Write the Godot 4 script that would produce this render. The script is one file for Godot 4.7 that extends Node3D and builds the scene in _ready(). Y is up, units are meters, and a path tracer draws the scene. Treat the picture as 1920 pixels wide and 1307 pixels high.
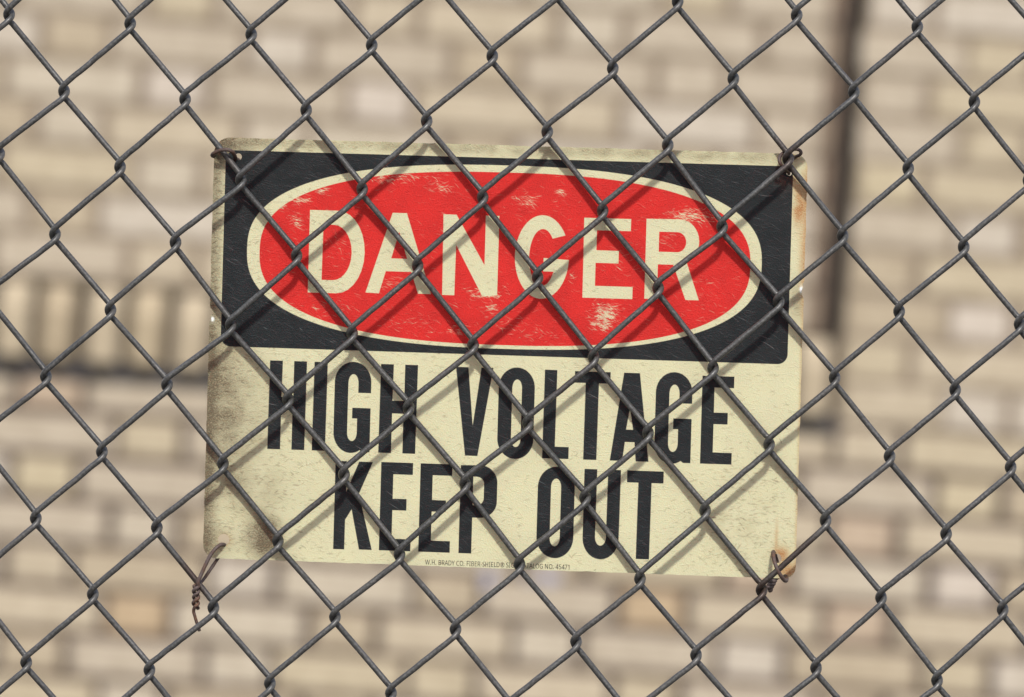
extends Node3D
# A danger sign wired to a chain-link fence, a sunlit brick wall out of focus behind it.
# Positions were read off the photograph in its own pixels (1920 x 1307); at the fence one of them is K metres.

const K := 0.0003198            # metres per photo pixel in the plane of the fence
const D := 3.0                  # camera to fence
const KW := 0.0008186           # metres per photo pixel on the wall
const ROLL := 4.2               # degrees the camera leans
const EYE := 1.5                # height of the middle of the picture
const CX := 960.0
const CY := 653.5

var lean: Basis
var counts := {}
var rng := RandomNumberGenerator.new()
var speck := FastNoiseLite.new()
var broad := FastNoiseLite.new()


func _ready() -> void:
	rng.seed = 4711
	speck.seed = 5
	speck.frequency = 0.5
	broad.seed = 9
	broad.frequency = 0.5
	lean = Basis(Vector3(0, 0, 1), deg_to_rad(ROLL))

	# camera
	var cam := Camera3D.new()
	cam.name = "camera"
	add_child(cam)
	cam.transform = Transform3D(lean, Vector3(0, EYE, D))
	cam.keep_aspect = Camera3D.KEEP_HEIGHT
	cam.fov = rad_to_deg(2.0 * atan(CY * K / D))
	cam.near = 0.05
	cam.far = 500.0
	var lens := CameraAttributesPhysical.new()
	lens.frustum_focal_length = 12.0 / (CY * K / D)
	lens.frustum_focus_distance = D
	lens.frustum_near = 0.05
	lens.frustum_far = 500.0
	lens.exposure_aperture = 6.4
	cam.attributes = lens
	cam.current = true

	# sky, exposure
	var sky_mat := ProceduralSkyMaterial.new()
	sky_mat.sky_top_color = Color(0.54, 0.57, 0.64)
	sky_mat.sky_horizon_color = Color(0.88, 0.86, 0.82)
	sky_mat.sky_energy_multiplier = 1.4
	sky_mat.ground_bottom_color = Color(0.3, 0.28, 0.25)
	sky_mat.ground_horizon_color = Color(0.6, 0.6, 0.58)
	var sky := Sky.new()
	sky.sky_material = sky_mat
	var env := Environment.new()
	env.background_mode = Environment.BG_SKY
	env.sky = sky
	env.tonemap_mode = Environment.TONE_MAPPER_LINEAR
	env.tonemap_exposure = 1.38
	env.sdfgi_enabled = true
	env.ssao_enabled = true
	env.ssil_enabled = true
	var we := WorldEnvironment.new()
	we.name = "world_environment"
	we.environment = env
	add_child(we)

	# sun, from above the photographer's right shoulder
	var sun := DirectionalLight3D.new()
	sun.name = "sun"
	sun.light_energy = 0.95
	sun.light_color = Color(1.0, 0.975, 0.94)
	sun.light_angular_distance = 4.5
	sun.shadow_enabled = true
	add_child(sun)
	sun.look_at_from_position(Vector3.ZERO, lean * Vector3(-0.165, -0.97, -1.0), Vector3.UP)

	make_ground()
	make_wall()
	make_fence()
	make_sign()
	make_ties()


# ---------------------------------------------------------------- helpers

func numbered(called: String) -> String:
	counts[called] = counts.get(called, -1) + 1
	return called if counts[called] == 0 else "%s_%03d" % [called, counts[called]]


func tag(o: Node, label := "", category := "", group := "", kind := "") -> void:
	if label: o.set_meta("label", label)
	if category: o.set_meta("category", category)
	if group: o.set_meta("group", group)
	if kind: o.set_meta("kind", kind)


func thing(called: String, at: Vector3) -> Node3D:
	var o := Node3D.new()
	o.name = numbered(called)
	o.position = at
	add_child(o, true)
	return o


func part(called: String, mesh: Mesh, mat: Material, parent: Node) -> MeshInstance3D:
	var o := MeshInstance3D.new()
	o.name = numbered(called)
	o.mesh = mesh
	if mat: o.material_override = mat
	parent.add_child(o, true)
	return o


# a point seen at photo pixel (px, py), z pixels (of the fence plane) in front of the fence
func at_px(px: float, py: float, z := 0.0) -> Vector3:
	var far := (D - z * K) / D
	return lean * Vector3((px - CX) * K * far, (CY - py) * K * far, z * K) + Vector3(0, EYE, 0)


func noise_tex(freq: float, lo: Color, hi: Color, seed_: int, size := 256) -> NoiseTexture2D:
	var n := FastNoiseLite.new()
	n.seed = seed_
	n.frequency = freq
	n.fractal_octaves = 4
	var g := Gradient.new()
	g.set_color(0, lo)
	g.set_color(1, hi)
	var t := NoiseTexture2D.new()
	t.width = size
	t.height = size
	t.seamless = true
	t.noise = n
	t.color_ramp = g
	return t


func mesh_of(v: PackedVector3Array, n: PackedVector3Array, c: PackedColorArray, idx: PackedInt32Array, uv := PackedVector2Array()) -> ArrayMesh:
	var a := []
	a.resize(Mesh.ARRAY_MAX)
	a[Mesh.ARRAY_VERTEX] = v
	a[Mesh.ARRAY_NORMAL] = n
	if c.size(): a[Mesh.ARRAY_COLOR] = c
	if uv.size(): a[Mesh.ARRAY_TEX_UV] = uv
	a[Mesh.ARRAY_INDEX] = idx
	var m := ArrayMesh.new()
	m.add_surface_from_arrays(Mesh.PRIMITIVE_TRIANGLES, a)
	return m


# a round wire along points; tint gives the linear colour at each point and angle
func tube(pts: PackedVector3Array, r: float, sides: int, tint: Callable, wobble := 0.0) -> ArrayMesh:
	var v := PackedVector3Array()
	var nn := PackedVector3Array()
	var cc := PackedColorArray()
	var idx := PackedInt32Array()
	var side := Vector3(0.3, 0.2, 1)
	var count := pts.size()
	for i in count:
		var t := (pts[mini(i + 1, count - 1)] - pts[maxi(i - 1, 0)]).normalized()
		side = (side - t * side.dot(t)).normalized()
		var up := t.cross(side)
		var rr := r
		if wobble > 0.0:
			rr *= 1.0 + wobble * speck.get_noise_3dv(pts[i] * 1400.0)
		for k in sides:
			var a := TAU * k / sides
			var d := side * cos(a) + up * sin(a)
			var p := pts[i] + d * rr
			v.append(p)
			nn.append(d)
			cc.append(tint.call(p))
	for i in count - 1:
		for k in sides:
			var a := i * sides + k
			var b := i * sides + (k + 1) % sides
			idx.append_array([a, a + sides, b, b, a + sides, b + sides])
	for e in 2:                                       # cut ends
		var ring: int = 0 if e == 0 else (count - 1) * sides
		var dir := (pts[0] - pts[1]).normalized() if e == 0 else (pts[count - 1] - pts[count - 2]).normalized()
		var first := v.size()
		for k in sides:
			v.append(v[ring + k])
			nn.append(dir)
			cc.append(cc[ring + k])
		for k in range(1, sides - 1):
			if e == 0: idx.append_array([first, first + k, first + k + 1])
			else: idx.append_array([first, first + k + 1, first + k])
	return mesh_of(v, nn, cc, idx)


func smooth(pts: Array, steps: int) -> PackedVector3Array:
	var out := PackedVector3Array()
	for i in pts.size() - 1:
		var a: Vector3 = pts[maxi(i - 1, 0)]
		var b: Vector3 = pts[i]
		var c: Vector3 = pts[i + 1]
		var d: Vector3 = pts[mini(i + 2, pts.size() - 1)]
		for s in steps:
			out.append(b.cubic_interpolate(c, a, d, float(s) / steps))
	out.append(pts[pts.size() - 1])
	return out


# ---------------------------------------------------------------- ground

func make_ground() -> void:
	var m := StandardMaterial3D.new()
	m.albedo_texture = noise_tex(0.03, Color(0.31, 0.30, 0.28), Color(0.43, 0.42, 0.39), 3, 512)
	m.uv1_triplanar = true
	m.uv1_world_triplanar = true
	m.uv1_scale = Vector3(0.7, 0.7, 0.7)
	m.roughness = 0.95
	var pm := PlaneMesh.new()
	pm.size = Vector2(400, 400)
	var g := part("ground", pm, m, self)
	tag(g, "", "", "", "structure")


# ---------------------------------------------------------------- brick wall

# the wall in photo pixels (u right, v down, level with the courses) from the middle of the picture
func wall_at(u: float, v: float, z: float) -> Vector3:
	return Vector3(u * KW, EYE - v * KW, -z_wall() + z)


func z_wall() -> float:
	return D * KW / K - D


# a block with eased front edges, w x h in photo pixels of the wall, its front on z = 0
func brick_mesh(w: float, h: float, deep: float, ease_px: float, rough: float) -> ArrayMesh:
	var st := SurfaceTool.new()
	st.begin(Mesh.PRIMITIVE_TRIANGLES)
	add_brick(st, Vector3.ZERO, w, h, deep, ease_px, rough)
	st.generate_normals()
	return st.commit()


func add_brick(st: SurfaceTool, at: Vector3, w: float, h: float, deep: float, ease_px: float, rough: float) -> void:
	var x := w * KW * 0.5
	var y := h * KW * 0.5
	var e := ease_px * KW
	var f := []
	var b := []
	var back := []
	for s in [Vector2(-1, 1), Vector2(1, 1), Vector2(1, -1), Vector2(-1, -1)]:
		var j := Vector3(rng.randf_range(-1, 1), rng.randf_range(-1, 1), rng.randf_range(-0.5, 0.5)) * rough
		f.append(at + Vector3(s.x * (x - e), s.y * (y - e), 0) + j)
		b.append(at + Vector3(s.x * x, s.y * y, -e) + j)
		back.append(at + Vector3(s.x * x, s.y * y, -deep))
	st.set_smooth_group(-1)
	quad(st, f[0], f[1], f[2], f[3])
	for i in 4:
		var n := (i + 1) % 4
		quad(st, b[i], b[n], f[n], f[i])
		quad(st, back[i], back[n], b[n], b[i])


func quad(st: SurfaceTool, a: Vector3, b: Vector3, c: Vector3, d: Vector3) -> void:
	for p in [a, b, c, a, c, d]:
		st.add_vertex(p)


func brick_material(srgb: Color, gain: float) -> StandardMaterial3D:
	var m := StandardMaterial3D.new()
	var lin := srgb.srgb_to_linear() * gain
	m.albedo_color = Color(lin.r, lin.g, lin.b).linear_to_srgb()
	m.roughness = 0.92
	m.albedo_texture = brick_grain
	m.uv1_triplanar = true
	m.uv1_world_triplanar = true
	m.uv1_scale = Vector3(3, 3, 3)
	return m


var brick_grain: NoiseTexture2D
const GAIN := 0.725


func make_wall() -> void:
	brick_grain = noise_tex(0.014, Color(0.87, 0.86, 0.84), Color(1, 1, 1), 21, 512)
	var tones := []
	for c in [Color8(212, 199, 178), Color8(210, 195, 170), Color8(208, 193, 165), Color8(200, 184, 158), Color8(215, 203, 186), Color8(205, 191, 170)]:
		tones.append(brick_material(c, GAIN))
	var white := brick_material(Color8(221, 208, 193), GAIN)
	var yellow := brick_material(Color8(213, 198, 167), GAIN)
	var orange := brick_material(Color8(204, 180, 147), GAIN)
	var salmon := brick_material(Color8(205, 184, 160), GAIN)
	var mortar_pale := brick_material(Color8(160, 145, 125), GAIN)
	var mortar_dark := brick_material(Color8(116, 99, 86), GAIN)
	var cavity := brick_material(Color8(92, 80, 68), GAIN)  # dark joint mortar; its colour also carries shade painted in under the sill
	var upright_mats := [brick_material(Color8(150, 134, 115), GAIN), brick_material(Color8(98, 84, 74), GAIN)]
	var seam_shade := brick_material(Color8(46, 40, 37), GAIN)
	var edge_shade := brick_material(Color8(136, 116, 99), GAIN)
	var sill_mats := [brick_material(Color8(196, 179, 150), GAIN), brick_material(Color8(188, 171, 143), GAIN), brick_material(Color8(201, 185, 158), GAIN)]

	var wall := thing("brick_wall", Vector3(0, 0, -z_wall()))
	tag(wall, "sunlit cream and pinkish brick wall out of focus behind the wire fence", "wall", "", "thing")
	var o := wall.position

	# brick shapes shared by alike bricks
	var long_mesh := []
	var short_mesh := []
	for i in 4:
		long_mesh.append(brick_mesh(241, 70, 0.06, 4, 0.0016))
		short_mesh.append(brick_mesh(110, 70, 0.06, 4, 0.0016))
	var outer := SurfaceTool.new()
	outer.begin(Mesh.PRIMITIVE_TRIANGLES)

	# upright joints: their mortar is weathered darker than that of the beds
	var uprights := [SurfaceTool.new(), SurfaceTool.new()]
	for q in uprights: q.begin(Mesh.PRIMITIVE_TRIANGLES)
	var special := {"13:292": orange, "14:-665": orange, "2:-665": white, "12:875": white, "3:682": yellow, "2:-280": white, "11:-857": yellow, "13:677": salmon, "9:-857": salmon, "11:682": salmon, "12:490": salmon, "6:875": white, "10:875": yellow}
	var pitch := 82.7
	for r in range(-26, 24):
		var vc := -605.8 + pitch * r
		var y := EYE - vc * KW
		if y < 0.03 or y > 4.2:
			continue
		var odd := posmod(r, 2) == 1
		for m in range(-10, 11):
			for kind in 2:                                   # Flemish bond: header, stretcher, header ...
				var uc := 105.0 + 385.0 * m + (192.5 if odd else 0.0) + (0.0 if kind == 0 else 192.5)
				var w := 110.0 if kind == 0 else 241.0
				var a := uc - w * 0.5 + rng.randf_range(-3, 3)
				var b := uc + w * 0.5 + rng.randf_range(-3, 3)
				var whole := true
				if r < 7:                                    # the old opening's edge
					var edge := 617.0 + rng.randf_range(-5, 7)
					if uc < 585.0:
						if b > 549.0: b = 549.0; whole = false
					elif a < edge: a = edge; whole = false
					if a < 585.0 and b > 600.0: continue
				elif r < 9:
					if b < 640.0: continue
					if a < 626.0: a = 626.0; whole = false
				if b - a < 26.0: continue
				if whole:
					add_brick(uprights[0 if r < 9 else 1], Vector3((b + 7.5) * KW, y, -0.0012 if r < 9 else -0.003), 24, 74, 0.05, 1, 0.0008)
				var inside := absf(uc) < 1130.0 and vc > -790.0 and vc < 800.0
				var jitter := rng.randf_range(-0.0012, 0.0012)
				var p := Vector3((a + b) * 0.5 * KW, y + rng.randf_range(-0.0008, 0.0008), jitter)
				var pick := rng.randi() % tones.size()
				if kind == 1 and rng.randf() < 0.5: pick = [0, 1, 5][rng.randi() % 3]
				var shape := rng.randi() % 4
				if not inside:
					add_brick(outer, p, b - a, 70, 0.06, 4, 0.0016)
					continue
				var mesh: ArrayMesh = (short_mesh if kind == 0 else long_mesh)[shape] if whole else brick_mesh(b - a, 70, 0.06, 4, 0.0016)
				var mat: Material = tones[pick]
				var key := "%d:%d" % [r, roundi(uc)]
				for s in special:
					var q: PackedStringArray = s.split(":")
					if kind == 0 and int(q[0]) == r and absf(float(q[1]) - uc) < 12.0: mat = special[s]
				var bm := part("brick", mesh, mat, wall)
				bm.position = p
	for q in 2:
		uprights[q].generate_normals()
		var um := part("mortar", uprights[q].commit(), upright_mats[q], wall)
		tag(um, "", "", "", "stuff")
	outer.generate_normals()
	var om := part("brickwork", outer.commit(), tones[1], wall)
	tag(om, "", "", "", "stuff")

	# mortar: a sheet behind the bricks, struck nearly flush above, raked and dirty below
	for q in [[-4000.0, 549.0, -3300.0, -64.0, 0.0026, mortar_pale], [617.0, 4000.0, -3300.0, 96.0, 0.0026, mortar_pale], [-4000.0, 4000.0, 104.0, 1832.0, 0.0055, mortar_dark], [617.0, 4000.0, 96.0, 104.0, 0.0046, mortar_dark], [544.0, 580.0, -3300.0, -64.0, 0.012, edge_shade], [-4000.0, 617.0, -64.0, 76.0, 0.03, cavity], [-4000.0, 617.0, 76.0, 104.0, 0.045, cavity]]:
		var bx := BoxMesh.new()
		bx.size = Vector3((q[1] - q[0]) * KW, (q[3] - q[2]) * KW, 0.09)
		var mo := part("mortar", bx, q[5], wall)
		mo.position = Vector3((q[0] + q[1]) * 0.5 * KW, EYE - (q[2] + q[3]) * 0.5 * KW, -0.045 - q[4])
	# the joint at the edge of the bricked-up opening: its shade painted as a dark seam and a brown border
	var edge_shade_dark := brick_material(Color8(92, 78, 68), GAIN)
	for r in range(-26, 7):
		var vc := -605.8 + pitch * r
		if EYE - vc * KW > 4.2: continue
		for k in 2:                                          # one lump against the brick, one against the bed joint
			var hgt := 62.0 if k == 0 else 20.7
			var left := 570.0 - (rng.randf_range(8, 24) if k == 0 else rng.randf_range(16, 24))
			var bx := BoxMesh.new()
			bx.size = Vector3((573.0 - left) * KW, hgt * KW, 0.08)
			var lump := part("shade_lump", bx, edge_shade if k == 0 else edge_shade_dark, wall)
			lump.position = Vector3((573.0 + left) * 0.5 * KW, EYE - (vc + (-10.0 if k == 0 else 31.3)) * KW, -0.045 - rng.randf_range(0.0, 0.006))
	var ms := BoxMesh.new()
	ms.size = Vector3(58 * KW, 3236 * KW, 0.03)
	part("shaded_joint", ms, seam_shade, wall).position = Vector3(597 * KW, EYE + 1682 * KW, -0.06)
	# dark strip added under the sill to paint in its shadow band
	var shade_mat := StandardMaterial3D.new()
	shade_mat.albedo_color = Color8(58, 57, 61)
	shade_mat.roughness = 0.8
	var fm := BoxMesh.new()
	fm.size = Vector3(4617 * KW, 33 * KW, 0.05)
	part("shade_strip", fm, shade_mat, wall).position = Vector3(-1691.5 * KW, EYE - 100 * KW, -0.02)

	# rowlock sill: bricks on edge, sloped on top, standing out from the wall so that it shades the course below
	var sill := Node3D.new()
	sill.name = "window_sill"
	wall.add_child(sill)
	sill.position = Vector3(0, EYE, 0)
	var profile := PackedVector2Array([Vector2(-0.05, 58 * KW), Vector2(0.002, 58 * KW), Vector2(0.031, 15 * KW), Vector2(0.034, 9 * KW), Vector2(0.034, -80 * KW), Vector2(0.031, -84 * KW), Vector2(-0.05, -84 * KW)])
	var rowlock := prism(profile, 57 * KW)
	var n := 0
	var u := -891.0 - 83.2 * 30 + 41.0
	while u < 610.0:
		var s := part("sill_brick", rowlock, sill_mats[(n * 7 + n / 3) % 3], sill)
		s.position = Vector3((u + rng.randf_range(-3, 3)) * KW, rng.randf_range(-0.001, 0.001), rng.randf_range(-0.002, 0.002))
		u += 83.2
		n += 1
	# two pale blue paint marks under the sign
	var paint := brick_material(Color8(190, 188, 204), GAIN)
	for q in [[-12.0, 438.0, 26.0, 40.0], [100.0, 424.0, 42.0, 30.0], [62.0, 430.0, 18.0, 14.0]]:
		var blob := SphereMesh.new()
		blob.radius = 0.5
		blob.height = 1.0
		blob.radial_segments = 16
		blob.rings = 6
		var pm := part("paint_mark", blob, paint, wall)
		pm.position = Vector3(q[0] * KW, EYE - q[1] * KW, 0.001)
		pm.scale = Vector3(q[2] * KW, q[3] * KW, 0.005)


# a profile (x = towards the viewer, y = up) drawn out along x for a brick on edge
func prism(profile: PackedVector2Array, w: float) -> ArrayMesh:
	var st := SurfaceTool.new()
	st.begin(Mesh.PRIMITIVE_TRIANGLES)
	st.set_smooth_group(-1)
	var l := []
	var r := []
	for q in profile:
		l.append(Vector3(-w * 0.5, q.y, q.x))
		r.append(Vector3(w * 0.5, q.y, q.x))
	for i in profile.size():
		var n := (i + 1) % profile.size()
		quad(st, l[i], r[i], r[n], l[n])
	for i in range(1, profile.size() - 1):
		for p in [l[0], l[i], l[i + 1], r[0], r[i + 1], r[i]]:
			st.add_vertex(p)
	st.generate_normals()
	return st.commit()


# ---------------------------------------------------------------- chain-link fence

const LINK := 33.0                  # how far a wire drops while it bends round its neighbour
const WIRE := 5.65                   # wire radius in photo pixels (a 3.7 mm wire)
var knots := {}
var rust_spots := [[1490.0, 1045.0, 85.0, 0.95], [1432.0, 1108.0, 45.0, 1.0], [1380.0, 1150.0, 45.0, 0.5], [365.0, 1080.0, 60.0, 0.9], [420.0, 300.0, 30.0, 0.6], [1475.0, 295.0, 55.0, 0.85],
	[1060.0, 720.0, 45.0, 0.45], [600.0, 930.0, 50.0, 0.35], [850.0, 930.0, 30.0, 0.3], [980.0, 1010.0, 60.0, 0.3], [1680.0, 90.0, 50.0, 0.3], [1260.0, 870.0, 40.0, 0.35], [150.0, 1120.0, 50.0, 0.2]]


func knot(i: int, j: int) -> Vector2:
	var key := Vector2i(i, j)
	if not knots.has(key):
		var u := i - 8.0
		var v := j - 4.5
		knots[key] = Vector2(882.5 + 113.06 * u - 8.62 * v + rng.randf_range(-2, 2), 711.9 + 10.69 * u + 134.3 * v + rng.randf_range(-3, 3))
	return knots[key]


func wire_tint(p: Vector3) -> Color:
	var n := speck.get_noise_3dv(p * 900.0)
	var b := broad.get_noise_3dv(p * 55.0)
	var g := speck.get_noise_3dv(p * 3600.0)
	var c := Color(0.148, 0.146, 0.142) * (1.0 + 0.35 * n + 0.3 * b + 0.35 * g)
	var brown := clampf(0.1 + 0.8 * b + 0.3 * n, 0.0, 1.0) * 0.35
	var q := lean.inverse() * (p - Vector3(0, EYE, 0))
	var x := q.x / K + CX
	var y := CY - q.y / K
	for s in rust_spots:
		var d: float = Vector2(x - s[0], y - s[1]).length() / s[2]
		if d < 1.0:
			brown = maxf(brown, s[3] * smoothstep(1.0, 0.35, d) * (0.8 + 0.4 * n))
	return c.lerp(Color(0.075, 0.042, 0.030) * (1.0 + 0.5 * n), clampf(brown, 0.0, 1.0))


func make_fence() -> void:
	# where the photograph shows the links hook into each other, row by row
	var rows := [
		[0, 17, 28, 244, 45, 471, 65, 697, 85, 923, 105, 1149, 128, 1375, 147, 1601, 172, 1827, 190],
		[1, 120, 172, 347, 187, 574, 207, 800, 227, 1026, 247, 1252, 272, 1478, 297, 1703, 315],
		[2, 225, 314, 452, 338, 679, 355, 905, 370, 1130, 395, 1354, 425, 1580, 442, 1807, 462],
		[1, 103, 440, 329, 455, 556, 480, 783, 498, 1008, 520, 1234, 540, 1460, 565, 1686, 583, 1912, 607],
		[2, 207, 582, 433, 610, 660, 625, 887, 647, 1113, 670, 1337, 690, 1565, 708, 1791, 730],
		[1, 86, 707, 313, 722, 540, 750, 766, 765, 990, 793, 1215, 812, 1442, 833, 1668, 855, 1895, 875],
		[2, 191, 848, 418, 870, 645, 890, 872, 907, 1097, 933, 1322, 957, 1548, 975, 1774, 1000],
		[1, 67, 973, 294, 990, 521, 1015, 749, 1040, 974, 1058, 1200, 1085, 1428, 1106, 1652, 1120, 1880, 1142],
		[2, 174, 1115, 400, 1140, 628, 1157, 854, 1180, 1080, 1203, 1305, 1228, 1530, 1252, 1757, 1275],
		[1, 49, 1243, 280, 1257, 506, 1282, 733, 1300]]
	for j in rows.size():
		var row: Array = rows[j]
		for k in (row.size() - 1) / 2:
			knots[Vector2i(row[0] + 2 * k, j)] = Vector2(row[1 + 2 * k], row[2 + 2 * k])

	var zinc := StandardMaterial3D.new()
	zinc.vertex_color_use_as_albedo = true
	zinc.metallic = 0.4
	zinc.roughness = 0.44
	zinc.albedo_texture = noise_tex(0.07, Color(0.5, 0.5, 0.5), Color(1, 1, 1), 77, 256)
	zinc.uv1_triplanar = true
	zinc.uv1_world_triplanar = true
	zinc.uv1_scale = Vector3(26, 26, 26)
	zinc.metallic_specular = 0.5

	var fence := thing("chain_link_fence", Vector3.ZERO)
	tag(fence, "weathered grey steel chain-link fence of diamond mesh in the foreground", "fence")
	for c in range(-36, 53):
		var near := c > -3 and c < 19
		var pts := PackedVector3Array()
		for j in range(-12, 38):
			var left := posmod(j + c, 2) == 0
			var kn := knot(c if left else c + 1, j)
			var nx := knot(c + 1 if left else c, j + 1)
			var sg := 1.0 if left else -1.0                # the bend points to the left or to the right
			var busy := near and j > -2 and j < 11
			var bend := 12 if busy else 6
			for s in bend + 1:
				var a := PI * s / bend
				pts.append(at_wire(kn.x + sg * (WIRE - 2.0 * WIRE * sin(a)), kn.y + LINK * (a / PI - 0.5), sg * 2.1 * WIRE * cos(a)))
			var from := Vector2(kn.x + sg * WIRE, kn.y + LINK * 0.5)
			var to := Vector2(nx.x - sg * WIRE, nx.y - LINK * 0.5)
			var steps := 8 if busy else 2
			var bow := 4.0 if left else 2.0
			for s in range(1, steps):
				var t := float(s) / steps
				var q := from.lerp(to, t) + Vector2(0.7, 0.8) * 1.0 * broad.get_noise_2d(kn.x * 0.03 + 7.0 * t, kn.y * 0.03)
				pts.append(at_wire(q.x, q.y, -sg * (2.1 * WIRE + bow * sin(PI * t))))
		var mesh := tube(pts, WIRE * K, 12 if near else 6, wire_tint, 0.03 if near else 0.0)
		part("wire", mesh, zinc, fence)
	# rail and posts that carry the mesh, outside the picture
	var steel := StandardMaterial3D.new()
	steel.albedo_color = Color(0.45, 0.45, 0.45)
	steel.metallic = 0.5
	steel.roughness = 0.5
	for x in [-1.62, 1.62]:
		var post := CylinderMesh.new()
		post.top_radius = 0.03
		post.bottom_radius = 0.03
		post.height = 2.16
		part("fence_post", post, steel, fence).position = Vector3(x, 1.08, -0.045)
	var rail := CylinderMesh.new()
	rail.top_radius = 0.021
	rail.bottom_radius = 0.021
	rail.height = 3.4
	var rl := part("top_rail", rail, steel, fence)
	rl.rotation.z = PI / 2
	rl.position = Vector3(0, 2.14, -0.035)


func at_wire(px: float, py: float, z: float) -> Vector3:
	return lean * Vector3((px - CX) * K, (CY - py) * K, z * K) + Vector3(0, EYE, 0)


# ---------------------------------------------------------------- sign

const GLASSY := 0.12
const SW := 1400
const SH := 1000
var tl := Vector2(402, 257)
var tr := Vector2(1515, 289)
var bl := Vector2(380.3, 1046)
var br := Vector2(1491.3, 1085.8)


func sign_at(u: float, v: float, behind := 0.0) -> Vector3:
	var s := u / SW
	var t := v / SH
	var p := tl.lerp(tr, s).lerp(bl.lerp(br, s), t)
	return at_px(p.x, p.y, lerpf(-30.5, -26.5, t) - 1.5 * sin(PI * s) - behind)


func rounded(x0: float, y0: float, x1: float, y1: float, rx: float, ry: float, n := 10) -> PackedVector2Array:
	var out := PackedVector2Array()
	for c in [[x0 + rx, y0 + ry, PI], [x1 - rx, y0 + ry, 1.5 * PI], [x1 - rx, y1 - ry, 0.0], [x0 + rx, y1 - ry, 0.5 * PI]]:
		for i in n + 1:
			var a: float = c[2] + 0.5 * PI * i / n
			out.append(Vector2(c[0] + rx * cos(a), c[1] + ry * sin(a)))
	return out


func arc(cx: float, cy: float, rx: float, ry: float, from: float, to: float, n := 14) -> PackedVector2Array:
	var out := PackedVector2Array()
	for i in n + 1:
		var a := deg_to_rad(lerpf(from, to, float(i) / n))
		out.append(Vector2(cx + rx * cos(a), cy + ry * sin(a)))
	return out


func poly(xy: Array) -> PackedVector2Array:
	var out := PackedVector2Array()
	for i in xy.size() / 2:
		out.append(Vector2(xy[2 * i], xy[2 * i + 1]))
	return out


func oval(cx: float, cy: float, a: float, b: float, n: float) -> PackedVector2Array:
	var out := PackedVector2Array()
	for i in 160:
		var t := TAU * i / 160
		out.append(Vector2(cx + a * signf(cos(t)) * pow(absf(cos(t)), 2.0 / n), cy + b * signf(sin(t)) * pow(absf(sin(t)), 2.0 / n)))
	return out


# even-odd fill of outlines into a coverage map, with soft edges
func fill(map: PackedFloat32Array, shapes: Array) -> PackedFloat32Array:
	var lo := 1e9
	var hi := -1e9
	for s in shapes:
		for p in s:
			lo = minf(lo, p.y)
			hi = maxf(hi, p.y)
	const SUB := 4
	for y in range(maxi(0, int(lo)), mini(SH, int(hi) + 1)):
		for k in SUB:
			var yy := y + (k + 0.5) / SUB
			var xs: Array[float] = []
			for s in shapes:
				var n: int = s.size()
				for i in n:
					var a: Vector2 = s[i]
					var b: Vector2 = s[(i + 1) % n]
					if (a.y <= yy) != (b.y <= yy):
						xs.append(a.x + (yy - a.y) / (b.y - a.y) * (b.x - a.x))
			xs.sort()
			for i in xs.size() / 2:
				var x0 := clampf(xs[2 * i], 0, SW - 1)
				var x1 := clampf(xs[2 * i + 1], 0, SW - 1)
				for x in range(int(x0), int(x1) + 1):
					map[y * SW + x] += (minf(x1, x + 1.0) - maxf(x0, x)) / SUB
	return map


func blank() -> PackedFloat32Array:
	var m := PackedFloat32Array()
	m.resize(SW * SH)
	return m


func condensed_g(x: float) -> PackedVector2Array:
	var p := poly([x + 86, 596])
	p.append_array(arc(x + 43, 571, 43, 48, 0, -180))
	p.append_array(arc(x + 41, 690, 41, 49, 180, 58))
	p.append_array(poly([x + 69, 736, x + 86, 736, x + 86, 632, x + 43, 632, x + 43, 657, x + 55, 657]))
	p.append_array(arc(x + 43.5, 691, 11.5, 20, 0, 180))
	p.append_array(arc(x + 44, 573, 12, 21, 180, 360))
	p.append_array(poly([x + 56, 596]))
	return p


func print_red_letters() -> Array:
	var out := []
	var d := poly([230, 166])
	d.append_array(arc(297, 264, 65, 98, -90, 90))
	d.append(Vector2(230, 362))
	var di := poly([263, 200])
	di.append_array(arc(288, 265.5, 43, 65.5, -90, 90))
	di.append(Vector2(262, 331))
	out.append([d, di])
	out.append([poly([425, 167, 459, 167, 521, 357, 490, 357, 473, 306, 413, 306, 398, 359, 366, 358]), poly([442, 212, 462, 275, 425, 275])])
	out.append([poly([545, 167, 576, 167, 645, 284, 645, 167, 677, 167, 677, 355, 642, 359, 577, 239, 576, 358, 547, 358])])
	var g := arc(780, 261, 64, 99, -32, -346, 40)
	g.append_array(poly([844, 266, 784, 263, 784, 295, 811, 295]))
	g.append_array(arc(781, 262, 31, 67, 30, 318, 30))
	out.append([g])
	out.append([poly([877, 165, 988, 165, 988, 194, 908, 194, 908, 241, 961, 241, 961, 271, 907, 271, 907, 325, 996, 325, 996, 354, 878, 354])])
	var r := poly([1024, 163])
	r.append_array(arc(1103, 215, 47, 53, -90, 62))
	r.append_array(poly([1122, 264, 1153, 352, 1121, 352, 1090, 270, 1054, 270, 1054, 352, 1024, 352]))
	var ri := poly([1055, 193])
	ri.append_array(arc(1098, 216.5, 21, 23.5, -90, 90))
	ri.append(Vector2(1055, 240))
	out.append([r, ri])
	return out


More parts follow.
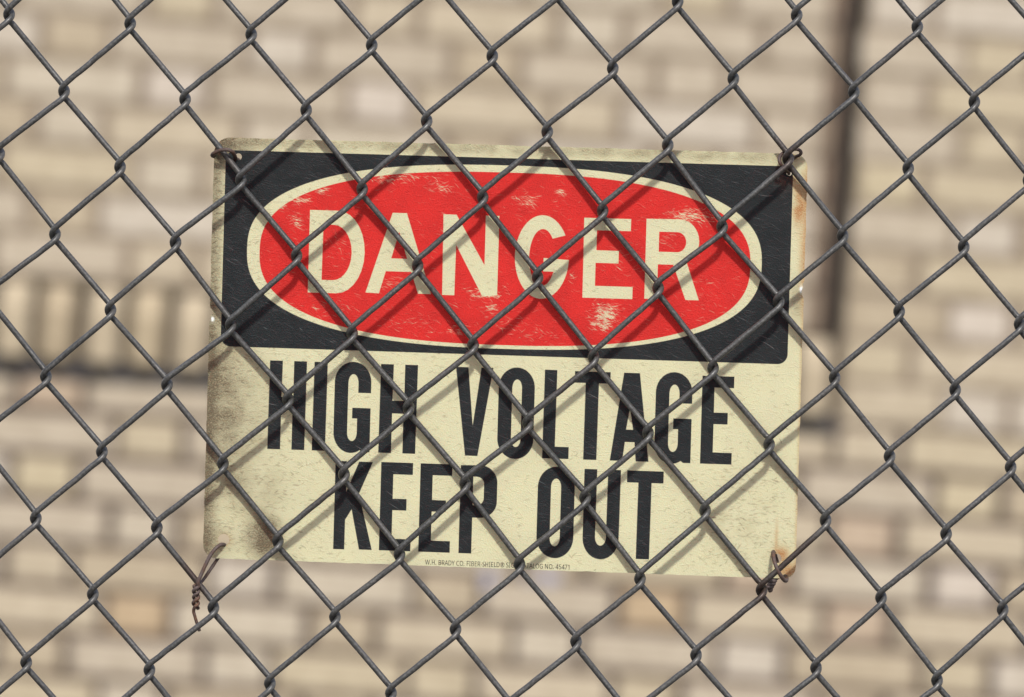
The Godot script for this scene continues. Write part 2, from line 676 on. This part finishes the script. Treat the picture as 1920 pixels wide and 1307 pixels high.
func print_black_letters() -> Array:
	var out := []
	for x in [146, 408]:
		out.append([poly([x, 526, x + 30, 526, x + 29, 612, x + 57, 612, x + 57, 526, x + 87, 526, x + 86, 736, x + 56, 736, x + 56, 642, x + 29, 642, x + 29, 736, x - 1, 736])])
	out.append([poly([251, 526, 282, 526, 281, 736, 250, 736])])
	out.append([condensed_g(300)])
	out.append([poly([585, 527, 614, 527, 628, 666, 645, 527, 673, 527, 641, 736, 612, 736])])
	out.append([rounded(687, 524, 772, 740, 42.5, 48), rounded(719, 552, 742, 712, 11.5, 20)])
	out.append([poly([795, 527, 824, 527, 823, 708, 856, 708, 856, 736, 794, 736])])
	out.append([poly([866, 528, 950, 528, 950, 555, 923, 555, 922, 736, 891, 736, 892, 555, 866, 555])])
	out.append([poly([982, 528, 1019, 528, 1045, 736, 1015, 736, 1011, 691, 988, 691, 983, 736, 954, 736]), poly([998, 610, 1007, 662, 990, 662])])
	out.append([condensed_g(1058)])
	for e in [[1167, 529, 736, 27], [415, 758, 967, 28], [508, 758, 967, 27]]:
		var x: int = e[0]
		var a: int = e[1]
		var b: int = e[2]
		var t: int = e[3]
		out.append([poly([x, a, x + 75, a, x + 75, a + t, x + 29, a + t, x + 29, a + 86, x + 62, a + 86, x + 62, a + 113, x + 29, a + 113, x + 29, b - t, x + 74, b - t, x + 74, b, x, b])])
	out.append([poly([307, 759, 334, 759, 334, 832, 363, 759, 395, 759, 364, 835, 398, 967, 368, 967, 348, 872, 333, 898, 333, 968, 307, 968])])
	var p := poly([603, 759])
	p.append_array(arc(650, 799, 40, 41, -90, 0))
	p.append_array(arc(650, 843, 40, 39, 0, 90))
	p.append_array(poly([633, 882, 633, 967, 603, 967]))
	var pi_ := poly([633, 785])
	pi_.append_array(arc(641, 801, 18, 16, -90, 0))
	pi_.append_array(arc(641, 836, 18, 17, 0, 90))
	pi_.append(Vector2(633, 853))
	out.append([p, pi_])
	out.append([rounded(786, 755, 873, 971, 43.5, 50), rounded(817, 783, 841, 943, 12, 20)])
	var u := poly([895, 758, 925, 758])
	u.append_array(arc(937, 917, 13, 21, 180, 0))
	u.append_array(poly([951, 758, 981, 758]))
	u.append_array(arc(937.5, 920, 42.5, 50, 0, 180))
	out.append([u])
	out.append([poly([996, 758, 1082, 758, 1082, 786, 1054, 786, 1053, 966, 1022, 966, 1023, 786, 996, 786])])
	return out


# a fine curved line laid into a map
func hair(map: PackedFloat32Array, x: float, y: float, ang: float, length: float, bend: float, much: float) -> void:
	var steps := int(length)
	for s in steps:
		var fade := sin(PI * (s + 0.5) / steps)
		var w := much * (0.4 + 0.6 * fade)
		var ix := int(x)
		var iy := int(y)
		if ix < 0 or iy < 0 or ix >= SW - 1 or iy >= SH - 1:
			return
		var fx := x - ix
		var fy := y - iy
		var i := iy * SW + ix
		map[i] += w * (1 - fx) * (1 - fy)
		map[i + 1] += w * fx * (1 - fy)
		map[i + SW] += w * (1 - fx) * fy
		map[i + SW + 1] += w * fx * fy
		x += cos(ang)
		y += sin(ang)
		ang += bend


func blob(x: float, y: float, cx: float, cy: float, rx: float, ry: float) -> float:
	var d: float = ((x - cx) / rx) ** 2 + ((y - cy) / ry) ** 2
	return exp(-d) if d < 8.0 else 0.0


func sign_material() -> StandardMaterial3D:
	var black := blank()
	black = fill(black, [rounded(28, 30, 1366, 496, 24, 24), oval(691.5, 264, 607.5, 217, 2.5)])
	for shape in print_black_letters():
		black = fill(black, shape)
	var red := blank()
	red = fill(red, [oval(693, 268, 579, 204, 2.5)])
	var hole := blank()
	for shape in print_red_letters():
		hole = fill(hole, shape)

	var h := blank()                     # glass fibres standing out of the surface
	var light := blank()                 # scratched, bare fibres that show white on the print
	var dark := blank()                  # dirt along the fibres, with their own shadow lines painted in
	for i in 9000:
		var x := rng.randf() * SW
		var y := rng.randf() * SH
		var a := rng.randfn(0.1, 0.45)
		hair(h, x, y, a, rng.randf_range(6, 26), rng.randfn(0, 0.02), rng.randf_range(0.2, 1.0))
	for i in 2600:
		var x := rng.randf() * SW
		var y := rng.randf() * SH
		var ln := rng.randf_range(10, 42)
		var a := rng.randfn(0.38, 0.22)
		hair(light, x, y, a, ln, rng.randfn(0, 0.008), rng.randf_range(0.05, 0.28) * (1.0 if rng.randf() < 0.9 else 2.2))
	for i in 4600:
		var x := rng.randf() * SW
		var y := rng.randf() * SH
		if rng.randf() < 0.4: x = rng.randf() ** 2 * 330.0
		elif rng.randf() < 0.16:
			x = rng.randfn(1270, 70)
			y = rng.randfn(860, 80)
		var a := rng.randfn(0.0, 0.4)
		var n := rng.randf_range(5, 17)
		var b := rng.randfn(0, 0.015)
		var m := rng.randf_range(0.1, 0.55) * (1.0 if rng.randf() < 0.8 else 1.7)
		hair(dark, x, y, a, n, b, m)
		hair(h, x, y + 1.2, a, n, b, 1.0)
	# places where the red has worn through, as sheaves of short scratches
	var worn := blank()
	for q in [[927, 392, 26, 24, 330], [915, 420, 20, 10, 60], [643, 349, 40, 12, 130], [655, 385, 14, 10, 40], [203, 143, 22, 8, 60], [252, 117, 14, 8, 40], [194, 194, 12, 16, 50], [158, 160, 10, 8, 20], [737, 128, 26, 12, 70], [815, 105, 10, 7, 30],
			[1121, 152, 50, 13, 240], [1105, 175, 22, 10, 60], [402, 87, 40, 7, 70], [529, 102, 22, 12, 50], [470, 78, 50, 6, 40], [845, 300, 8, 8, 12], [1215, 385, 20, 20, 30], [1160, 330, 40, 40, 30], [300, 390, 30, 20, 25], [250, 400, 24, 12, 18],
			[300, 245, 30, 40, 30], [425, 330, 30, 14, 40], [575, 440, 30, 10, 40], [980, 270, 60, 40, 40], [1070, 210, 20, 15, 20], [700, 410, 40, 30, 40], [480, 430, 60, 20, 40], [760, 440, 60, 15, 30]]:
		for i in q[4]:
			hair(worn, rng.randfn(q[0], q[2] * 0.62), rng.randfn(q[1], q[3] * 0.62), rng.randfn(0.2, 0.35), rng.randf_range(6, 20), rng.randfn(0, 0.02), rng.randf_range(0.25, 0.95))
	for i in 1500:
		hair(worn, rng.randf() * SW, rng.randf() * 500.0, rng.randfn(0.3, 0.35), rng.randf_range(5, 20), rng.randfn(0, 0.02), rng.randf_range(0.1, 0.7))

	var fine := FastNoiseLite.new()
	fine.seed = 31
	fine.frequency = 0.22
	fine.fractal_octaves = 2
	var wide := FastNoiseLite.new()
	wide.seed = 8
	wide.frequency = 0.014
	wide.fractal_octaves = 4
	var bytes := PackedByteArray()
	bytes.resize(SW * SH * 3)
	var bump := PackedFloat32Array()
	bump.resize(SW * SH)
	for y in SH:
		for x in SW:
			var i := y * SW + x
			var n := fine.get_noise_2d(x, y)
			var w := wide.get_noise_2d(x, y)
			var f := minf(h[i], 1.6)
			var dk := minf(dark[i], 1.0)
			var r := 187.0 + 5.0 * n + 4.0 * w
			var g := 183.0 + 5.0 * n + 4.0 * w
			var b := 150.0 + 5.0 * n + 2.0 * w
			# grime on the left, along the top and in the corners; rust run down from the wires
			var dirt := 0.0
			var rust := 0.0
			if x < 330:
				dirt = 0.55 * exp(-((x / 24.0) ** 2)) + blob(x, y, 20, 570, 90, 110) * (0.42 + 0.3 * w) + blob(x, y, 30, 690, 110, 80) * (0.34 + 0.3 * w) + 1.35 * blob(x, y, 140, 943, 34, 42) * (0.85 + 0.6 * w) + blob(x, y, 70, 830, 120, 60) * (0.3 + 0.3 * w) + blob(x, y, 20, 20, 70, 40) * 0.6
				dirt += blob(x, y, 15, 960, 60, 40) * 0.35
			if y < 34:
				dirt += (0.25 + 0.3 * w) * smoothstep(34.0, 10.0, y)
			if x > 1180:
				dirt += blob(x, y, 1260, 870, 120, 90) * (0.05 + 0.15 * w) + 0.35 * blob(x, y, 1385, 345, 18, 40)
				rust = 0.7 * blob(x, y, 1382, 982, 26, 20) + 0.75 * blob(x, y, 1364, 943, 17, 17) + 0.75 * blob(x, y, 1382, 120, 14, 50) * (0.8 + 1.2 * w) + 0.7 * blob(x, y, 1360, 60, 40, 30) * (0.6 + w) + 0.35 * blob(x, y, 1395, 240, 10, 120)
				rust += 0.3 * exp(-(((1400 - x) / 5.0) ** 2)) + 0.3 * blob(x, y, 1352, 905, 4, 40)
			rust += 0.4 * blob(x, y, 50, 955, 14, 14)
			var chip_glint := clampf(1.2 * blob(x, y, 7, 432, 4, 6) + 1.2 * blob(x, y, 1393, 318, 4, 8), 0.0, 1.0)  # chipped edges, with a white glint painted on
			var d := clampf(dirt, 0.0, 0.85) * (1.0 + 0.5 * n) + 0.8 * dk + 0.05 * f
			d = clampf(d, 0.0, 0.92)
			r = lerpf(r, 80.0, d)
			g = lerpf(g, 74.0, d)
			b = lerpf(b, 57.0, d)
			# print
			var ri := clampf(red[i], 0.0, 1.0) * (1.0 - clampf(hole[i], 0.0, 1.0))
			if ri > 0.0:
				ri *= 1.0 - clampf(worn[i] * 0.95 - 0.04 + 0.4 * light[i], 0.0, 0.93)
				var t := 1.0 + 0.09 * n + 0.06 * w - 0.05 * f
				r = lerpf(r, 182.0 * t, ri)
				g = lerpf(g, (33.0 + 8.0 * light[i]) * t, ri)
				b = lerpf(b, (29.0 + 8.0 * light[i]) * t, ri)
			var ki := clampf(black[i], 0.0, 1.0)
			if ki > 0.0:
				var s := clampf(1.3 * light[i] + 0.10 * f + 0.05 * n + 0.25 * worn[i] * light[i], 0.0, 1.0)
				ki *= 1.0 - 0.12 * clampf(rust, 0.0, 1.0)
				r = lerpf(r, 20.0 + 118.0 * s + 6.0 * w, ki)
				g = lerpf(g, 26.0 + 116.0 * s + 6.0 * w, ki)
				b = lerpf(b, 28.0 + 112.0 * s + 6.0 * w, ki)
			rust = clampf(rust * (1.0 + 0.6 * n), 0.0, 0.85) * (1.0 - 0.75 * ki)
			r = lerpf(r, 146.0, rust)
			g = lerpf(g, 98.0, rust)
			b = lerpf(b, 56.0, rust)
			r = lerpf(r, 232.0, chip_glint)
			g = lerpf(g, 232.0, chip_glint)
			b = lerpf(b, 230.0, chip_glint)
			bytes[3 * i] = clampi(int(r), 0, 255)
			bytes[3 * i + 1] = clampi(int(g), 0, 255)
			bytes[3 * i + 2] = clampi(int(b), 0, 255)
			bump[i] = 0.5 + 0.15 * f + 0.07 * n - 0.12 * dk
	var art := Image.create_from_data(SW, SH, false, Image.FORMAT_RGB8, bytes)
	var relief := Image.create_from_data(SW, SH, false, Image.FORMAT_RF, bump.to_byte_array())
	relief.bump_map_to_normal_map(4.0)
	var m := StandardMaterial3D.new()
	m.albedo_texture = ImageTexture.create_from_image(art)
	m.normal_enabled = true
	m.normal_texture = ImageTexture.create_from_image(relief)
	m.normal_scale = 1.0
	m.roughness = 0.6
	m.metallic_specular = 0.32
	m.texture_repeat = false
	m.subsurf_scatter_enabled = true                 # translucent fibreglass: light creeps into the shadows
	m.subsurf_scatter_strength = GLASSY
	return m


var holes := [Vector3(58, 45, 8), Vector3(1357, 46, 6), Vector3(48, 955, 13.5), Vector3(1355, 953, 11)]


func make_sign() -> void:
	var root := thing("danger_sign", sign_at(700, 1000))
	tag(root, "weathered cream sign reading DANGER HIGH VOLTAGE KEEP OUT wired behind the fence", "sign")
	# outline: rounded corners, a chipped left and right edge
	var edge := PackedVector2Array()
	for c in [[38.0, 38.0, 180.0, 38.0], [1366.0, 34.0, 270.0, 34.0], [1372.0, 972.0, 0.0, 28.0], [32.0, 968.0, 90.0, 32.0]]:
		edge.append_array(arc(c[0], c[1], c[3], c[3], c[2], c[2] + 90.0, 8))
		if c[2] == 270.0:
			edge.append_array(poly([1400, 300, 1396, 306, 1398, 314, 1394, 322, 1397, 334, 1400, 340]))
		if c[2] == 90.0:
			edge.append_array(poly([0, 440, 4, 432, 3, 424, 9, 418, 5, 410, 0, 404]))
	var fine_edge := PackedVector2Array()
	for i in edge.size():
		var a := edge[i]
		var b := edge[(i + 1) % edge.size()]
		var n := maxi(1, int(a.distance_to(b) / 14.0))
		for k in n:
			var q := a.lerp(b, float(k) / n)
			fine_edge.append(q + (Vector2(rng.randf_range(-1, 1), rng.randf_range(-1, 1)) * 0.7 if k > 0 else Vector2.ZERO))
	edge = fine_edge
	var pts := edge.duplicate()
	var rings := []
	for h in holes:
		var ring := arc(h.x, h.y, h.z, h.z, 0, 345, 23)
		rings.append(ring)
		pts.append_array(ring)
	for iy in range(1, 20):
		for ix in range(1, 28):
			var q := Vector2(ix * 50.0 + 3.0 * (iy % 2), iy * 50.0)
			if Geometry2D.is_point_in_polygon(q, edge):
				var ok := true
				for h in holes:
					if q.distance_to(Vector2(h.x, h.y)) < h.z + 8.0: ok = false
				if q.x < 16 or q.x > 1384 or q.y < 16 or q.y > 984: ok = false
				if ok: pts.append(q)
	var tri := Geometry2D.triangulate_delaunay(pts)
	var v := PackedVector3Array()
	var nn := PackedVector3Array()
	var uv := PackedVector2Array()
	var idx := PackedInt32Array()
	var o := root.position
	var face := lean * Vector3(0, 0, 1)
	for p in pts:
		v.append(sign_at(p.x, p.y) - o)
		nn.append(face)
		uv.append(Vector2(p.x / SW, p.y / SH))
	for t in tri.size() / 3:
		var a := pts[tri[3 * t]]
		var b := pts[tri[3 * t + 1]]
		var c := pts[tri[3 * t + 2]]
		var mid := (a + b + c) / 3.0
		if not Geometry2D.is_point_in_polygon(mid, edge): continue
		var skip := false
		for h in holes:
			if mid.distance_to(Vector2(h.x, h.y)) < h.z * 0.985: skip = true
		if skip: continue
		if (b - a).cross(c - a) > 0: idx.append_array([tri[3 * t], tri[3 * t + 1], tri[3 * t + 2]])
		else: idx.append_array([tri[3 * t], tri[3 * t + 2], tri[3 * t + 1]])
	var panel := mesh_of(v, nn, PackedColorArray(), idx, uv)
	panel.surface_set_material(0, sign_material())
	# the plate's thickness and back
	var st := SurfaceTool.new()
	st.begin(Mesh.PRIMITIVE_TRIANGLES)
	st.set_smooth_group(-1)
	const THICK := 6.0
	for t in idx.size() / 3:
		for k in [0, 2, 1]:
			var q := pts[idx[3 * t + k]]
			st.add_vertex(sign_at(q.x, q.y, THICK) - o)
	var loops := [edge]
	loops.append_array(rings)
	for ring in loops:
		var n: int = ring.size()
		for i in n:
			var a: Vector2 = ring[i]
			var b: Vector2 = ring[(i + 1) % n]
			quad(st, sign_at(a.x, a.y) - o, sign_at(b.x, b.y) - o, sign_at(b.x, b.y, THICK) - o, sign_at(a.x, a.y, THICK) - o)
	st.generate_normals()
	var pm := StandardMaterial3D.new()
	pm.albedo_color = Color8(112, 96, 72)
	pm.roughness = 0.8
	pm.subsurf_scatter_enabled = true
	pm.subsurf_scatter_strength = GLASSY
	st.commit(panel)
	panel.surface_set_material(1, pm)
	part("sign_panel", panel, null, root)
	# the maker's line along the lower edge
	var tm := TextMesh.new()
	var sf := SystemFont.new()
	sf.font_names = PackedStringArray(["Droid Sans"])
	tm.font = sf
	tm.text = "W.H. BRADY CO. FIBER-SHIELD® SIGN CATALOG NO. 45471"
	tm.font_size = 32
	tm.pixel_size = 0.01
	tm.depth = 0.0
	tm.curve_step = 2.0
	var ar := tm.get_mesh_arrays()
	var tv: PackedVector3Array = ar[Mesh.ARRAY_VERTEX]
	var box := AABB(tv[0], Vector3.ZERO)
	for p in tv: box = box.expand(p)
	var lv := PackedVector3Array()
	var ln := PackedVector3Array()
	for p in tv:
		lv.append(sign_at(525.0 + (p.x - box.position.x) / box.size.x * 341.0, 997.0 - (p.y - box.position.y) / box.size.y * 11.5, -0.4) - o)
		ln.append(face)
	var tidx := PackedInt32Array()
	if ar[Mesh.ARRAY_INDEX] != null: tidx = ar[Mesh.ARRAY_INDEX]
	else: tidx = PackedInt32Array(range(tv.size()))
	var ink := StandardMaterial3D.new()
	ink.albedo_color = Color8(38, 37, 34)
	ink.roughness = 0.7
	part("small_print", mesh_of(lv, ln, PackedColorArray(), tidx), ink, root)


# ---------------------------------------------------------------- tie wires

func rust_tint(p: Vector3) -> Color:
	var n := speck.get_noise_3dv(p * 1600.0)
	var b := broad.get_noise_3dv(p * 260.0)
	var c := Color(0.068, 0.038, 0.029) * (1.0 + 0.5 * n)
	c = c.lerp(Color(0.105, 0.098, 0.10), clampf(0.25 + 0.9 * b + 0.5 * n, 0.0, 0.8) * 0.55)
	return c.lerp(Color(0.19, 0.085, 0.035), clampf(-0.1 - 1.1 * b + 0.4 * n, 0.0, 0.8) * rust_amount)


var rust_amount := 0.6


func tie(label: String, runs: Array, radius: float, amount: float, root_px: Vector3) -> void:
	rust_amount = amount
	var root := thing("tie_wire", at_px(root_px.x, root_px.y, root_px.z))
	tag(root, label, "wire", "rusty wires tying the sign to the fence")
	var m := StandardMaterial3D.new()
	m.vertex_color_use_as_albedo = true
	m.roughness = 0.65
	m.metallic = 0.15
	for run in runs:
		var pts := []
		for q in run[1]:
			pts.append(at_px(q[0], q[1], q[2]) - root.position)
		var tint := func(p: Vector3) -> Color: return rust_tint(p + root.position)
		part(run[0], tube(smooth(pts, 7), radius * run[2] * K, 10, tint, 0.10), m, root)


func twist(x0: float, y0: float, x1: float, y1: float, z: float, r: float, turns: float, phase: float) -> Array:
	var out := []
	var n := int(turns * 8)
	var d := Vector2(x1 - x0, y1 - y0)
	var side := d.orthogonal().normalized()
	for i in n + 1:
		var t := float(i) / n
		var a := TAU * turns * t + phase
		var p := Vector2(x0, y0) + d * t + side * r * cos(a)
		out.append([p.x, p.y, z + r * sin(a)])
	return out


func make_ties() -> void:
	tie("dark rusty wire loop at the sign's top left corner, hooked over one strand", [
		["loop", [[447, 300, -42], [442, 297, -30], [440, 292, -16], [436, 285, -3], [427, 281, 2], [417, 281, 1], [408, 284, -3], [400, 288, -10], [398, 291, -20], [401, 293, -32], [412, 294, -42], [430, 298, -46], [447, 300, -42]], 1.0]], 3.7, 0.4, Vector3(440, 300, -20))
	tie("dark rusty wire wrapped round the link at the sign's top right corner", [
		["loop", [[1479, 326, -44], [1478, 323, -30], [1470, 316, -8], [1464, 308, 2], [1461, 300, 2], [1463, 292, -6], [1470, 286, -18], [1480, 282, -20], [1490, 280, -16], [1498, 281, -12], [1502, 286, -12], [1499, 291, -16], [1492, 294, -24], [1486, 300, -36], [1481, 315, -46], [1479, 326, -44]], 1.0]], 3.2, 0.35, Vector3(1479, 310, -20))
	var a := [[423, 1024, -44], [421, 1022, -30], [415, 1021, -18], [405, 1028, -11], [394, 1042, -7], [384, 1062, -4], [376, 1080, -2], [371, 1092, -2]]
	a.append_array(twist(368, 1099, 367, 1141, -6, 4.6, 1.9, 0.4))
	var b := [[424, 1022, -44], [416, 1035, -46], [405, 1052, -38], [393, 1070, -32], [381, 1087, -28], [372, 1095, -18]]
	b.append_array(twist(368, 1099, 367, 1138, -6, 4.6, 1.75, 0.4 + PI))
	b.append_array([[363, 1146, -6], [366, 1158, -7], [369, 1168, -8], [372, 1176, -10], [374, 1183, -12]])
	tie("brown rusty wire with twisted tail hanging from the sign's bottom left hole", [["strand", a, 1.0], ["strand", b, 0.86]], 3.7, 1.0, Vector3(372, 1100, -8))
	var c := [[1456, 1050, -44], [1453, 1040, -36], [1450, 1035, -20], [1450, 1041, 0], [1452, 1052, 10], [1456, 1064, 15], [1462, 1076, 14], [1468, 1085, 8], [1473, 1089, 0], [1475, 1086, -12], [1473, 1081, -24], [1468, 1080, -34], [1460, 1082, -38], [1453, 1086, -36]]
	c.append_array(twist(1450, 1087, 1441, 1105, -32, 4.0, 1.6, 0.0))
	var d := [[1456, 1050, -44], [1458, 1062, -46], [1459, 1074, -46], [1456, 1082, -42], [1452, 1086, -38]]
	d.append_array(twist(1450, 1087, 1441, 1107, -32, 4.0, 1.7, PI))
	tie("rust brown wire looped through the sign's bottom right hole, short dark twist below", [["strand", c, 1.0], ["strand", d, 1.0]], 3.9, 0.7, Vector3(1455, 1075, -10))
